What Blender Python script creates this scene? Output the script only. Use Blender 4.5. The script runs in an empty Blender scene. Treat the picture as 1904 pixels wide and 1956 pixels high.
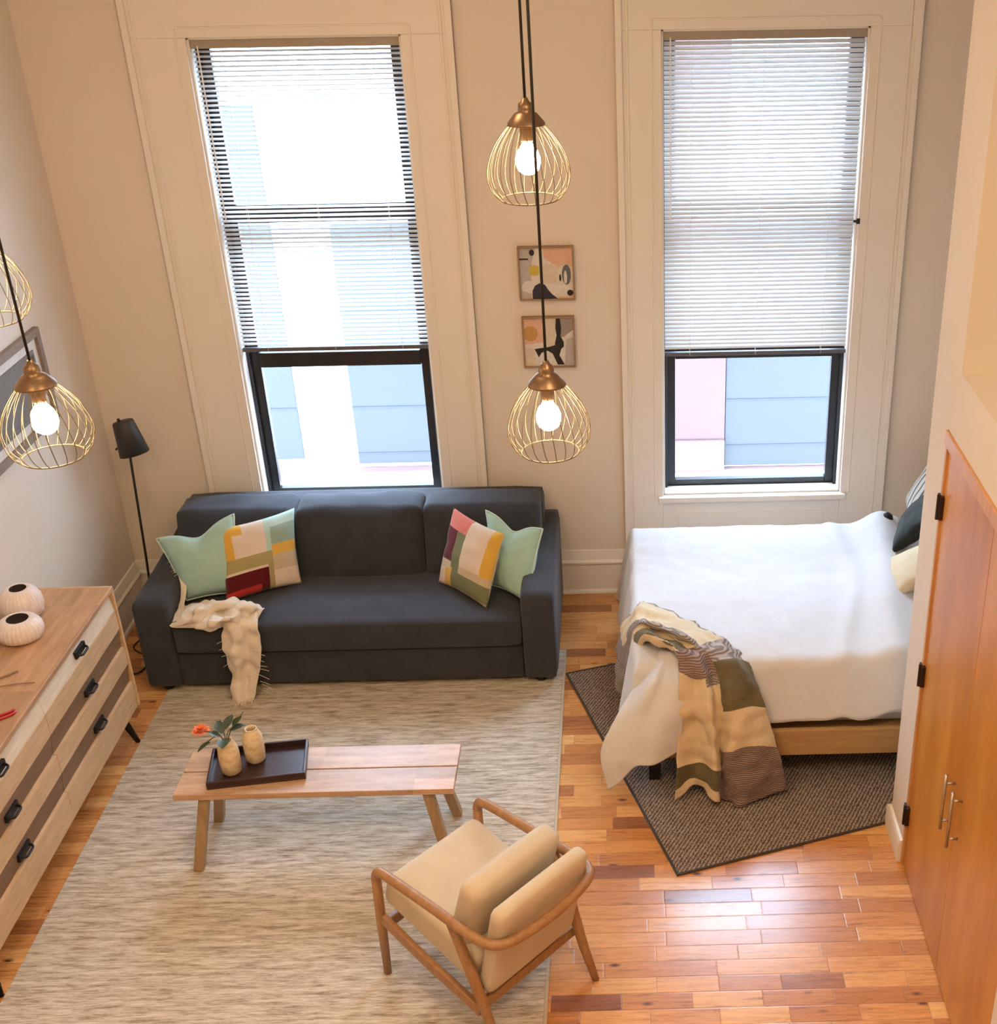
import bpy, bmesh, math, random
from mathutils import Vector, Matrix, noise
random.seed(7)
S = bpy.context.scene
COL = S.collection
PI = math.pi

# ------------------------------------------------------------------ camera
CAM = dict(D=7.303, H=4.103, pitch=28.875, yaw=0.778, roll=0.911, f=2459.78, px=1219.52, py=1108.333)
def ray(x, y):
    u0 = (x - CAM['px']) / CAM['f']; v0 = (y - CAM['py']) / CAM['f']
    c, s = math.cos(math.radians(CAM['roll'])), math.sin(math.radians(CAM['roll']))
    u = u0 * c - v0 * s; v = u0 * s + v0 * c
    th, ya = math.radians(CAM['pitch']), math.radians(CAM['yaw'])
    yy = math.cos(th) - v * math.sin(th); z = -math.sin(th) - v * math.cos(th)
    return Vector((u * math.cos(ya) + yy * math.sin(ya), -u * math.sin(ya) + yy * math.cos(ya), z))
F = ray(CAM['px'], CAM['py'])
R = ray(CAM['px'] + CAM['f'], CAM['py']) - F
U = ray(CAM['px'], CAM['py'] - CAM['f']) - F
cd = bpy.data.cameras.new('camera'); cam = bpy.data.objects.new('camera', cd); COL.objects.link(cam)
cam.matrix_world = Matrix(((R.x, U.x, -F.x, 0), (R.y, U.y, -F.y, -CAM['D']), (R.z, U.z, -F.z, CAM['H']), (0, 0, 0, 1)))
cd.sensor_fit = 'HORIZONTAL'; cd.sensor_width = 36
cd.lens = CAM['f'] * 36 / 1904
cd.shift_x = (952 - CAM['px']) / 1904
cd.shift_y = (CAM['py'] - 978) / 1904
cd.clip_start = .05
S.camera = cam

# ------------------------------------------------------------------ view, world, big lights
S.view_settings.view_transform = 'Standard'; S.view_settings.look = 'None'
S.view_settings.exposure = 0.0; S.view_settings.gamma = 1
S.cycles.use_denoising = True
S.cycles.max_bounces = 10; S.cycles.diffuse_bounces = 5; S.cycles.transparent_max_bounces = 12
S.cycles.sample_clamp_indirect = 6
W = bpy.data.worlds.new('sky'); S.world = W; W.use_nodes = True
bg = W.node_tree.nodes['Background']; bg.inputs[0].default_value = (.58, .77, 1.0, 1); bg.inputs[1].default_value = SKY = 42.0

def area(name, loc, rot, sx, sy, power, color, portal=False):
    l = bpy.data.lights.new(name, 'AREA'); l.shape = 'RECTANGLE'; l.size = sx; l.size_y = sy
    l.energy = power; l.color = color
    o = bpy.data.objects.new(name, l); o.location = loc; o.rotation_euler = rot; COL.objects.link(o)
    if portal: l.cycles.is_portal = True
    return o
WARM = (1.0, .71, .42)
# sky portals filling the two window openings (outside the glass, facing in)
area('window_portal', (-1.66, .40, 2.06), (-PI / 2, 0, 0), 1.14, 2.64, 1, (1, 1, 1), True)
area('window_portal', (.81, .40, 2.06), (-PI / 2, 0, 0), 1.14, 2.70, 1, (1, 1, 1), True)
# warm ceiling fixtures of the room and of the loft behind the camera
area('ceiling_lamp', (-1.2, -3.0, 4.82), (0, 0, 0), .5, .5, 30, WARM)
area('ceiling_lamp', (.6, -5.6, 4.82), (0, 0, 0), .7, .7, 74, WARM)
area('ceiling_lamp', (-1.8, -6.4, 4.82), (0, 0, 0), .7, .7, 55, WARM)

# ------------------------------------------------------------------ node helper and materials
class NT:
    def __init__(s, name):
        s.m = bpy.data.materials.new(name); s.m.use_nodes = True
        s.t = s.m.node_tree; s.b = s.t.nodes['Principled BSDF']; s.out = s.t.nodes['Material Output']
        s.tc = s.t.nodes.new('ShaderNodeTexCoord')
    def n(s, typ, ins=None, **props):
        nd = s.t.nodes.new('ShaderNode' + typ)
        for k, v in props.items(): setattr(nd, k, v)
        for k, v in (ins or {}).items():
            i = nd.inputs[k]
            if isinstance(v, bpy.types.NodeSocket): s.t.links.new(v, i)
            else: i.default_value = v
        return nd
    def math(s, op, a, b=0.0, c=None):
        ins = {0: a, 1: b}
        if c is not None: ins[2] = c
        return s.n('Math', ins, operation=op).outputs[0]
    def ramp(s, fac, stops, interp='LINEAR'):
        nd = s.n('ValToRGB', {0: fac}); cr = nd.color_ramp; cr.interpolation = interp
        while len(cr.elements) < len(stops): cr.elements.new(.5)
        for e, (p, c) in zip(cr.elements, stops): e.position = p; e.color = (*c, 1)
        return nd.outputs[0]
    def mix(s, fac, a, b, blend='MIX'):
        nd = s.n('Mix', data_type='RGBA', blend_type=blend)
        for i, v in ((0, fac), (6, a), (7, b)):
            if isinstance(v, bpy.types.NodeSocket): s.t.links.new(v, nd.inputs[i])
            else: nd.inputs[i].default_value = v if i == 0 else (*v, 1) if len(v) == 3 else v
        return nd.outputs[2]
    def mapped(s, scale=(1, 1, 1), coord='Object', rot=(0, 0, 0)):
        return s.n('Mapping', {0: s.tc.outputs[coord], 2: rot, 3: scale}).outputs[0]
    def noise(s, vec, scale=5, detail=3, rough=.5):
        return s.n('TexNoise', {'Vector': vec, 'Scale': scale, 'Detail': detail, 'Roughness': rough}).outputs[0]
    def bump(s, h, strength=.3, dist=.01):
        s.t.links.new(s.n('Bump', {'Height': h, 'Strength': strength, 'Distance': dist}).outputs[0], s.b.inputs['Normal'])
    def set(s, color=None, rough=None, metal=None, spec=None):
        for k, v in (('Base Color', color), ('Roughness', rough), ('Metallic', metal), ('Specular IOR Level', spec)):
            if v is None: continue
            if isinstance(v, bpy.types.NodeSocket): s.t.links.new(v, s.b.inputs[k])
            else: s.b.inputs[k].default_value = (*v, 1) if isinstance(v, tuple) else v
        return s

def paint(name, c, rough=.6, var=.05, scale=3):
    n = NT(name); f = n.noise(n.mapped(), scale, 4)
    d = tuple(x * (1 - var) for x in c); e = tuple(min(1, x * (1 + var)) for x in c)
    n.set(n.ramp(f, [(.3, d), (.7, e)]), rough); n.bump(n.noise(n.mapped(), 120, 2), .05, .002); return n.m
def fabric(name, c, var=.12, wscale=260, rough=.95, bump=.35, c2=None):
    n = NT(name); v = n.mapped(); f = n.noise(v, 9, 4); g = n.noise(v, wscale, 2, .7)
    mixf = n.math('ADD', n.math('MULTIPLY', f, .5), n.math('MULTIPLY', g, .5))
    d = tuple(x * (1 - var) for x in c); e = c2 or tuple(min(1, x * (1 + var)) for x in c)
    n.set(n.ramp(mixf, [(.35, d), (.65, e)]), rough, spec=.15)
    n.b.inputs['Sheen Weight'].default_value = .15
    n.bump(g, bump, .002); return n.m
def wood(name, stops, scale=(1, 1, 1), rough=.45, big=6, fine=60, plank=None):
    """scale stretches the grain: small value = along the grain"""
    n = NT(name); v = n.mapped(scale)
    a = n.noise(v, big, 5, .6); b = n.noise(v, fine, 3, .6)
    f = n.math('ADD', n.math('MULTIPLY', a, .7), n.math('MULTIPLY', b, .3))
    col = n.ramp(f, stops)
    if plank:
        n2 = n.n('TexWhiteNoise', {'Vector': n.n('VectorMath', {0: n.n('Mapping', {0: n.tc.outputs['Object'], 3: plank}).outputs[0]}, operation='FLOOR').outputs[0]}).outputs[0]
        col = n.mix(1.0, col, n.ramp(n2, [(0, (.78, .74, .7)), (1, (1.2, 1.15, 1.1))]), 'MULTIPLY')
    n.set(col, rough); n.bump(b, .08, .002); return n.m
def plain(name, c, rough=.5, metal=0, spec=None):
    n = NT(name); f = n.noise(n.mapped(), 40, 3)
    n.set(n.ramp(f, [(.3, tuple(x * .93 for x in c)), (.7, tuple(min(1, x * 1.06) for x in c))]), rough, metal, spec); return n.m

M = {}
M['wall'] = paint('wall_paint', (.73, .66, .57), .75, .02, 2)
M['trim'] = paint('trim_paint', (.80, .76, .69), .5, .02, 2)
M['ceiling'] = paint('ceiling_paint', (.8, .77, .72), .8, .02)
M['black'] = plain('black_frame_metal', (.012, .012, .014), .35)
M['slat'] = plain('white_blind_slat', (.80, .80, .79), .4)
def slat_mat():
    n = NT('white_vinyl_slat'); n.set((.60, .60, .59), .4)
    t = n.n('BsdfTranslucent', {0: (.80, .84, .86, 1)}).outputs[0]
    mx = n.n('MixShader', {0: .06, 1: n.b.outputs[0], 2: t}); n.t.links.new(mx.outputs[0], n.out.inputs[0]); return n.m
M['slat'] = slat_mat()
M['rail'] = plain('blind_rail', (.34, .29, .23), .45)
M['rail_dark'] = plain('blind_bottom_rail', (.10, .10, .11), .4)
M['cord'] = plain('blind_cord', (.85, .83, .78), .7)
M['sofa'] = fabric('charcoal_sofa_fabric', (.043, .046, .055), .16, 320)
M['sofa_dark'] = plain('sofa_foot_plastic', (.01, .01, .01), .6)
M['mint'] = fabric('mint_linen', (.36, .55, .48), .08)
M['mintpipe'] = fabric('mint_piping', (.50, .66, .60), .06)
for k, c in dict(p_cream=(.66, .55, .44), p_must=(.62, .36, .06), p_olive=(.36, .30, .13), p_sage=(.28, .38, .31), p_wine=(.10, .008, .010),
                 p_red=(.42, .03, .02), p_coral=(.55, .16, .12), p_beige=(.52, .42, .28), p_green=(.17, .18, .09), p_mint=(.42, .58, .50)).items():
    M[k] = fabric(k[2:] + '_patch_cotton', c, .07)
M['gauze'] = fabric('cream_gauze', (.76, .68, .57), .12, 180, bump=.8)
M['duvet'] = fabric('white_duvet_cotton', (.62, .625, .64), .04, 90, bump=.5)
M['sheet'] = fabric('white_sheet_cotton', (.78, .76, .74), .04)
M['t_cream'] = fabric('throw_cream', (.62, .50, .33), .10, 150, bump=.6)
M['t_olive'] = fabric('throw_olive', (.13, .105, .055), .2, 150, bump=.6)
M['t_grey'] = None
def ribbed(name, c, sc=34):
    n = NT(name); v = n.mapped(); wv = n.n('TexWave', {'Vector': v, 'Scale': sc, 'Distortion': 1.2, 'Detail': 2, 'Detail Scale': 1.5}, wave_type='BANDS', bands_direction='Z').outputs[1]
    n.set(n.ramp(wv, [(.2, tuple(x * .62 for x in c)), (.6, c), (1, tuple(min(1, x * 1.35) for x in c))]), .95, spec=.1); n.bump(wv, .8, .004); return n.m
M['t_mauve'] = ribbed('throw_mauve_grey', (.27, .195, .175))
M['t_grey'] = ribbed('throw_grey', (.32, .27, .24), 30)
M['chairf'] = fabric('oatmeal_upholstery', (.60, .51, .38), .06, 200)
M['oak'] = wood('chair_oak', [(.3, (.26, .125, .05)), (.7, (.44, .24, .11))], (8, 8, 1), .4)
M['bench'] = wood('acacia_bench_wood', [(.25, (.32, .18, .10)), (.5, (.50, .33, .21)), (.8, (.66, .49, .34))], (1, 9, 9), .38, 5, 40, plank=(2.2, 11, 1))
M['benchleg'] = wood('acacia_leg_wood', [(.3, (.24, .15, .07)), (.7, (.44, .29, .15))], (9, 9, 1), .45)
M['tray'] = wood('espresso_tray_wood', [(.3, (.018, .007, .008)), (.7, (.045, .018, .018))], (1, 8, 8), .3)
M['bedwood'] = wood('bed_oak', [(.3, (.34, .19, .07)), (.7, (.50, .31, .13))], (1, 9, 9), .5)
M['dtop'] = wood('dresser_top_wood', [(.25, (.30, .16, .075)), (.55, (.47, .28, .15)), (.8, (.60, .39, .23))], (8, 1, 8), .42, 4, 40, plank=(9, 1.3, 1))
M['dlight'] = wood('dresser_light_wood', [(.3, (.46, .29, .15)), (.7, (.66, .46, .27))], (8, 1, 8), .5)
M['dwhite'] = wood('dresser_whitewash_wood', [(.3, (.60, .50, .36)), (.7, (.76, .68, .54))], (8, 1, 8), .5)
M['dbrown'] = wood('dresser_brown_wood', [(.3, (.12, .062, .028)), (.7, (.24, .13, .06))], (8, 1, 8), .5)
M['iron'] = plain('black_iron', (.015, .013, .012), .45, .6)
M['shade'] = plain('lamp_black_metal', (.022, .018, .016), .5)
M['bronze'] = plain('aged_bronze', (.22, .14, .085), .38, .8)
M['brass'] = plain('brass_wire', (.21, .18, .125), .5, .7)
M['cable'] = plain('black_cable', (.012, .01, .01), .6)
M['steel'] = plain('brushed_nickel', (.50, .44, .38), .3, .9)
M['hinge'] = plain('dark_hinge_bronze', (.035, .02, .015), .45, .5)
M['ceramic'] = plain('white_ribbed_ceramic', (.74, .66, .62), .35)
M['dark_in'] = plain('vase_dark_interior', (.02, .012, .01), .8)
M['red'] = plain('red_plastic', (.45, .01, .02), .35)
M['twig'] = plain('dry_twig', (.28, .19, .09), .7)
M['coral'] = fabric('coral_petals', (.80, .20, .08), .2)
M['leaf'] = plain('dark_green_leaf', (.035, .06, .025), .45)
M['stone'] = (lambda n: (n.set(n.ramp(n.noise(n.mapped(), 28, 5, .7), [(.3, (.55, .33, .14)), (.55, (.74, .60, .38)), (.8, (.82, .74, .56))]), .5), n.m)[1])(NT('mottled_cream_ceramic'))
M['pil_dark'] = fabric('dark_green_velvet', (.018, .024, .022), .3)
M['pil_beige'] = fabric('beige_pillow_cotton', (.60, .49, .32), .05)
M['tassel'] = plain('black_tassel', (.008, .008, .009), .8)
M['pframe'] = wood('picture_frame_wood', [(.3, (.22, .13, .06)), (.7, (.36, .23, .12))], (1, 1, 6), .5)
M['gframe'] = wood('greybrown_frame_wood', [(.3, (.17, .125, .095)), (.7, (.27, .20, .15))], (1, 6, 6), .5)
M['white_mat'] = plain('white_picture_mat', (.72, .69, .64), .7)
M['greyprint'] = plain('grey_print', (.16, .145, .13), .7)
for k, c in dict(a_grey=(.44, .41, .38), a_white=(.66, .62, .56), a_peach=(.66, .40, .27), a_yellow=(.52, .38, .05), a_navy=(.025, .025, .05), a_slate=(.12, .13, .14),
                 a_ochre=(.50, .27, .08), a_cream=(.62, .54, .42), a_black=(.015, .012, .012), a_taupe=(.30, .25, .22)).items():
    M[k] = plain(k[2:] + '_print_ink', c, .7)

def striped_pillow():
    n = NT('striped_pillow_cotton'); z = n.n('SeparateXYZ', {0: n.tc.outputs['Object']}).outputs
    w = n.math('FRACT', n.math('MULTIPLY', z[1], 16.0))
    n.set(n.mix(n.math('LESS_THAN', w, .28), (.60, .57, .50), (.10, .10, .09)), .9); return n.m
M['pil_stripe'] = striped_pillow()

def floor_mat():
    n = NT('hardwood_planks'); x, y, z = n.n('SeparateXYZ', {0: n.tc.outputs['Object']}).outputs
    PW, PL = .088, .40
    ry = n.math('DIVIDE', y, PW); row = n.math('FLOOR', ry)
    rn = n.n('TexWhiteNoise', {'W': row}, noise_dimensions='1D').outputs[0]
    rl = n.n('TexWhiteNoise', {'W': n.math('ADD', row, 31.7)}, noise_dimensions='1D').outputs[0]
    length = n.math('ADD', n.math('MULTIPLY', rl, .22), .26)
    rx = n.math('ADD', n.math('DIVIDE', x, length), n.math('MULTIPLY', rn, 7.0)); ci = n.math('FLOOR', rx)
    idv = n.n('CombineXYZ', {0: row, 1: ci}).outputs[0]
    wn = n.n('TexWhiteNoise', {'Vector': idv}).outputs
    base = n.ramp(wn[0], [(0, (.27, .10, .04)), (.05, (.34, .135, .05)), (.10, (.48, .20, .062)), (.5, (.61, .28, .088)), (.85, (.70, .36, .125)), (1, (.76, .44, .17))])
    off = n.n('VectorMath', {0: wn[1], 1: (40, 40, 40)}, operation='MULTIPLY').outputs[0]
    gv = n.n('VectorMath', {0: n.mapped((1.6, 22, 1)), 1: off}, operation='ADD').outputs[0]
    g = n.noise(gv, 3.2, 5, .65)
    g2 = n.noise(gv, 14, 3, .6)
    col = n.mix(1.0, base, n.ramp(g, [(.28, (.48, .38, .30)), (.42, (.88, .84, .8)), (.52, (1, 1, 1)), (.75, (1.14, 1.12, 1.1))]), 'MULTIPLY')
    col = n.mix(1.0, col, n.ramp(g2, [(.3, (.88, .86, .84)), (.6, (1.04, 1.04, 1.04))]), 'MULTIPLY')
    # knots
    kv = n.n('VectorMath', {0: n.mapped((4.0, 9.0, 1)), 1: off}, operation='ADD').outputs[0]
    vo = n.n('TexVoronoi', {'Vector': kv, 'Scale': 1.0}).outputs[0]
    kn = n.ramp(vo, [(.04, (1, 1, 1)), (.13, (0, 0, 0))])
    col = n.mix(kn, col, (.10, .035, .015))
    fy = n.math('FRACT', ry); fx = n.math('FRACT', rx)
    ey = n.math('MINIMUM', fy, n.math('SUBTRACT', 1.0, fy))
    ex = n.math('MULTIPLY', n.math('MINIMUM', fx, n.math('SUBTRACT', 1.0, fx)), 4.2)
    e = n.math('MINIMUM', ey, ex)
    gap = n.ramp(e, [(0, (1, 1, 1)), (.022, (.6, .6, .6)), (.05, (0, 0, 0))])
    col = n.mix(n.math('MULTIPLY', n.n('RGBToBW', {0: gap}).outputs[0], .40), col, (.20, .08, .035))
    n.set(col, n.math('ADD', n.math('MULTIPLY', g2, .12), .20)); n.bump(n.math('SUBTRACT', n.math('MULTIPLY', g, .15), n.n('RGBToBW', {0: gap}).outputs[0]), .25, .002)
    n.b.inputs['Coat Weight'].default_value = .18; n.b.inputs['Coat Roughness'].default_value = .14
    return n.m
M['floor'] = floor_mat()

def rug_mat():
    n = NT('flatwoven_striped_rug')
    a = n.noise(n.mapped((2.4, 18, 1)), 2.2, 6, .75)
    b = n.noise(n.mapped((9, 120, 1)), 1.4, 4, .75)
    c = n.noise(n.mapped((1, 1, 1)), 420, 2, .6)
    f = n.math('ADD', n.math('ADD', n.math('MULTIPLY', a, .55), n.math('MULTIPLY', b, .32)), n.math('MULTIPLY', c, .13))
    col = n.ramp(f, [(.36, (.17, .12, .08)), (.44, (.36, .30, .22)), (.50, (.55, .48, .38)), (.56, (.68, .63, .54)), (.68, (.80, .77, .70))])
    n.set(col, .95, spec=.1); n.bump(n.math('ADD', b, n.math('MULTIPLY', c, .6)), .7, .004); return n.m
M['rug'] = rug_mat()
M['rugedge'] = fabric('rug_binding', (.50, .43, .32), .1)
def mat_mat():
    n = NT('charcoal_woven_mat'); v = n.mapped((1, 1, 1))
    wv = n.n('TexWave', {'Vector': v, 'Scale': 26, 'Distortion': 5, 'Detail': 3, 'Detail Scale': 6}, wave_type='BANDS', bands_direction='DIAGONAL').outputs[1]
    f = n.noise(v, 260, 2, .6)
    g = n.math('ADD', n.math('MULTIPLY', wv, .45), n.math('MULTIPLY', f, .55))
    n.set(n.ramp(g, [(.32, (.09, .07, .06)), (.52, (.27, .215, .18)), (.75, (.46, .38, .32))]), .95, spec=.1); n.bump(g, .9, .005); return n.m
M['mat'] = mat_mat()
M['matedge'] = fabric('mat_binding', (.06, .05, .045), .2)
def door_mat():
    n = NT('birch_veneer_door'); v = n.mapped((2.2, 2.2, .5)); a = n.noise(v, 2.0, 5, .55); b = n.noise(v, 26, 3)
    f = n.math('ADD', n.math('MULTIPLY', a, .85), n.math('MULTIPLY', b, .15))
    n.set(n.ramp(f, [(.30, (.40, .145, .016)), (.5, (.53, .215, .030)), (.70, (.66, .32, .07))]), .36); n.bump(b, .04, .001); return n.m
M['door'] = door_mat()
M['doorframe'] = wood('birch_door_frame', [(.3, (.48, .22, .08)), (.7, (.62, .33, .14))], (5, 5, 1), .4)

def glass_mat():
    n = NT('window_glass'); t = n.n('BsdfTransparent', {0: (.97, .985, 1, 1)}).outputs[0]; g = n.n('BsdfGlossy', {'Roughness': .02}).outputs[0]
    fr = n.n('LayerWeight', {0: .12}).outputs[0]
    mx = n.n('MixShader', {0: n.math('MULTIPLY', fr, .5), 1: t, 2: g}); n.t.links.new(mx.outputs[0], n.out.inputs[0]); return n.m
M['glass'] = glass_mat()
def bulb_mat():
    n = NT('lit_bulb'); e = n.n('Emission', {0: (1.0, .74, .44, 1), 1: BULB}).outputs[0]; n.t.links.new(e, n.out.inputs[0]); return n.m
BULB = 150.0
M['bulb'] = bulb_mat()
# outdoors
M['ext_white'] = paint('outside_white_stucco', (.52, .52, .52), .8)
M['ext_panel'] = paint('outside_bluegrey_panel', (.0125, .0120, .0140), .7, .03)
M['ext_groove'] = plain('outside_panel_joint', (.012, .014, .02), .8)
M['ext_pink'] = paint('outside_pink_masonry', (.070, .036, .033), .8, .06, 5)
M['ext_red'] = paint('outside_red_masonry', (.052, .021, .019), .8, .06, 5)
M['ext_ground'] = paint('outside_ground_paving', (.35, .33, .33), .9)

# ------------------------------------------------------------------ mesh helpers
def mats_of(o, m):
    for k in (m if isinstance(m, (list, tuple)) else [m]): o.data.materials.append(M[k] if isinstance(k, str) else k)
def build(name, bm, m, parent=None, smooth=False, bevel=0, seg=2, sub=0, loc=None, rot=None):
    bmesh.ops.recalc_face_normals(bm, faces=bm.faces)
    me = bpy.data.meshes.new(name); bm.to_mesh(me); bm.free()
    o = bpy.data.objects.new(name, me); COL.objects.link(o); mats_of(o, m)
    if smooth:
        for p in me.polygons: p.use_smooth = True
    if bevel:
        b = o.modifiers.new('bevel', 'BEVEL'); b.width = bevel; b.segments = seg; b.limit_method = 'ANGLE'
        for p in me.polygons: p.use_smooth = True
        w = o.modifiers.new('wn', 'WEIGHTED_NORMAL'); w.keep_sharp = False
    if sub:
        b = o.modifiers.new('sub', 'SUBSURF'); b.levels = sub; b.render_levels = sub
    if parent: o.parent = parent
    if loc: o.location = loc
    if rot: o.rotation_euler = rot
    return o
def box(bm, x0, x1, y0, y1, z0, z1, mi=0):
    vs = [bm.verts.new((x, y, z)) for z in (z0, z1) for y in (y0, y1) for x in (x0, x1)]
    for f in ((0, 1, 3, 2), (4, 6, 7, 5), (0, 4, 5, 1), (2, 3, 7, 6), (0, 2, 6, 4), (1, 5, 7, 3)):
        bm.faces.new([vs[i] for i in f]).material_index = mi
    return vs
def boxo(name, b, m, parent=None, bevel=.003, **k):
    bm = bmesh.new(); box(bm, *b); return build(name, bm, m, parent, bevel=bevel, **k)
def tube(bm, pts, r, seg=8, cap=True, mi=0):
    """swept tube; r is a number or one radius per point"""
    pts = [Vector(p) for p in pts]; n = len(pts); rr = r if isinstance(r, (list, tuple)) else [r] * n
    ref = None; rings = []
    for i, p in enumerate(pts):
        t = (pts[min(i + 1, n - 1)] - pts[max(i - 1, 0)]).normalized()
        if ref is None: ref = t.orthogonal().normalized()
        ref = (ref - t * ref.dot(t)).normalized(); bi = t.cross(ref)
        rings.append([bm.verts.new(p + (ref * math.cos(2 * PI * k / seg) + bi * math.sin(2 * PI * k / seg)) * rr[i]) for k in range(seg)])
    for a, b in zip(rings, rings[1:]):
        for k in range(seg): bm.faces.new((a[k], a[(k + 1) % seg], b[(k + 1) % seg], b[k])).material_index = mi
    if cap:
        bm.faces.new(rings[0]).material_index = mi; bm.faces.new(rings[-1][::-1]).material_index = mi
def rtube(bm, pts, w, h, up=(0, 0, 1), taper=None):
    """rectangular bar swept along pts"""
    pts = [Vector(p) for p in pts]; n = len(pts); up = Vector(up); rings = []
    for i, p in enumerate(pts):
        t = (pts[min(i + 1, n - 1)] - pts[max(i - 1, 0)]).normalized()
        s = t.cross(up).normalized(); u = s.cross(t).normalized(); k = taper[i] if taper else 1
        rings.append([bm.verts.new(p + s * (a * w / 2 * k) + u * (b * h / 2 * k)) for a, b in ((-1, -1), (1, -1), (1, 1), (-1, 1))])
    for a, b in zip(rings, rings[1:]):
        for k in range(4): bm.faces.new((a[k], a[(k + 1) % 4], b[(k + 1) % 4], b[k]))
    bm.faces.new(rings[0]); bm.faces.new(rings[-1][::-1])
def lathe(bm, prof, seg=32, c=(0, 0, 0), mi=0, ribs=0, amp=0.0):
    rings = []
    for r, z in prof:
        if r < 1e-6: rings.append([bm.verts.new((c[0], c[1], c[2] + z))]); continue
        rings.append([bm.verts.new((c[0] + r * (1 + amp * (abs(math.cos(ribs * PI * k / seg)) - .5)) * math.cos(2 * PI * k / seg),
                                    c[1] + r * (1 + amp * (abs(math.cos(ribs * PI * k / seg)) - .5)) * math.sin(2 * PI * k / seg), c[2] + z)) for k in range(seg)])
    for a, b in zip(rings, rings[1:]):
        for k in range(seg):
            k2 = (k + 1) % seg
            q = [a[k % len(a)], a[k2 % len(a)], b[k2 % len(b)], b[k % len(b)]]
            q = list(dict.fromkeys(q))
            if len(q) > 2: bm.faces.new(q).material_index = mi
def cr(p0, p1, p2, p3, t):
    return .5 * ((2 * p1) + (-p0 + p2) * t + (2 * p0 - 5 * p1 + 4 * p2 - p3) * t * t + (-p0 + 3 * p1 - 3 * p2 + p3) * t ** 3)
def spline(pts, n):
    pts = [Vector(p) for p in pts]; out = []
    for i in range(len(pts) - 1):
        a = pts[max(i - 1, 0)]; b = pts[i]; c = pts[i + 1]; d = pts[min(i + 2, len(pts) - 1)]
        for k in range(n): out.append(cr(a, b, c, d, k / n))
    out.append(pts[-1]); return out
def cloth(name, grid, m, parent=None, n=6, thick=.006, amp=.004, freq=18, matfn=None, zmin=.012, fringe=0, ripple=0):
    """grid[col][row] of points -> smooth sheet with thickness"""
    cols = [spline(c, n) for c in grid]; nr = len(cols[0])
    rows = [spline([c[i] for c in cols], n) for i in range(nr)]
    nc = len(rows[0]); bm = bmesh.new(); V = []
    for i, r in enumerate(rows):
        V.append([])
        for j, p in enumerate(r):
            a = rows[min(i + 1, nr - 1)][j] - rows[max(i - 1, 0)][j]; b = r[min(j + 1, nc - 1)] - r[max(j - 1, 0)]
            nn = a.cross(b); nn = nn.normalized() if nn.length > 1e-9 else Vector((0, 0, 1))
            q = p + nn * (amp * noise.noise(p * freq) + ripple * math.sin(i * 1.9))
            q.z = max(q.z, zmin); V[-1].append(bm.verts.new(q))
    for i in range(nr - 1):
        for j in range(nc - 1):
            f = bm.faces.new((V[i][j], V[i][j + 1], V[i + 1][j + 1], V[i + 1][j]))
            if matfn: f.material_index = matfn(j / (nc - 1), i / (nr - 1))
    if fringe:
        for side in (V[-1], ):
            for v in side[::1]:
                for q in range(2):
                    p = v.co + Vector((random.uniform(-.006, .006), random.uniform(-.006, .006), 0)); L = fringe * random.uniform(.5, 1.2)
                    e = p + Vector((random.uniform(-.012, .012), random.uniform(-.02, .004), -L)); e.z = max(e.z, zmin)
                    tube(bm, [p, (p + e) / 2 + Vector((random.uniform(-.004, .004), 0, 0)), e], .0009, 3)
    o = build(name, bm, m, parent, smooth=True)
    s = o.modifiers.new('thick', 'SOLIDIFY'); s.thickness = thick; s.offset = 0
    return o
def softbox(bm, c, hx, hy, hz, r, puff=0, n=10, nz=4, puffy=0):
    """rounded, puffed cushion block centred on c"""
    bm2 = bmesh.new(); bmesh.ops.create_cube(bm2, size=2)
    bmesh.ops.subdivide_edges(bm2, edges=bm2.edges[:], cuts=n, use_grid_fill=True)
    for v in bm2.verts:
        x, y, z = v.co.x, v.co.y, v.co.z
        p = Vector((x * hx, y * hy, z * hz)); q = Vector((max(-hx + r, min(hx - r, p.x)), max(-hy + r, min(hy - r, p.y)), max(-hz + r, min(hz - r, p.z))))
        d = p - q
        if d.length > 1e-6:
            k = max(abs(d.x), abs(d.y), abs(d.z)); p = q + d.normalized() * k
        g = (1 - x * x) * (1 - y * y)
        p.z += math.copysign(puff * g, z) if abs(z) > .01 else 0
        p.y += math.copysign(puffy * (1 - x * x) * (1 - z * z), y)
        v.co = p + Vector(c)
    me = bpy.data.meshes.new('tmp'); bm2.to_mesh(me); bm2.free(); bm.from_mesh(me); bpy.data.meshes.remove(me)
def thing(name, label, cat, loc=(0, 0, 0), rotz=0, group=None):
    o = bpy.data.objects.new(name, None); COL.objects.link(o); o.location = loc; o.rotation_euler = (0, 0, rotz)
    o.empty_display_size = .1
    return tag(o, label, cat, group)
def tag(o, label, cat, group=None):
    o['label'] = label; o['category'] = cat
    if group: o['group'] = group
    return o
def struct(o):
    o['kind'] = 'structure'; return o
def structe(name):
    o = bpy.data.objects.new(name, None); COL.objects.link(o); return struct(o)

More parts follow.
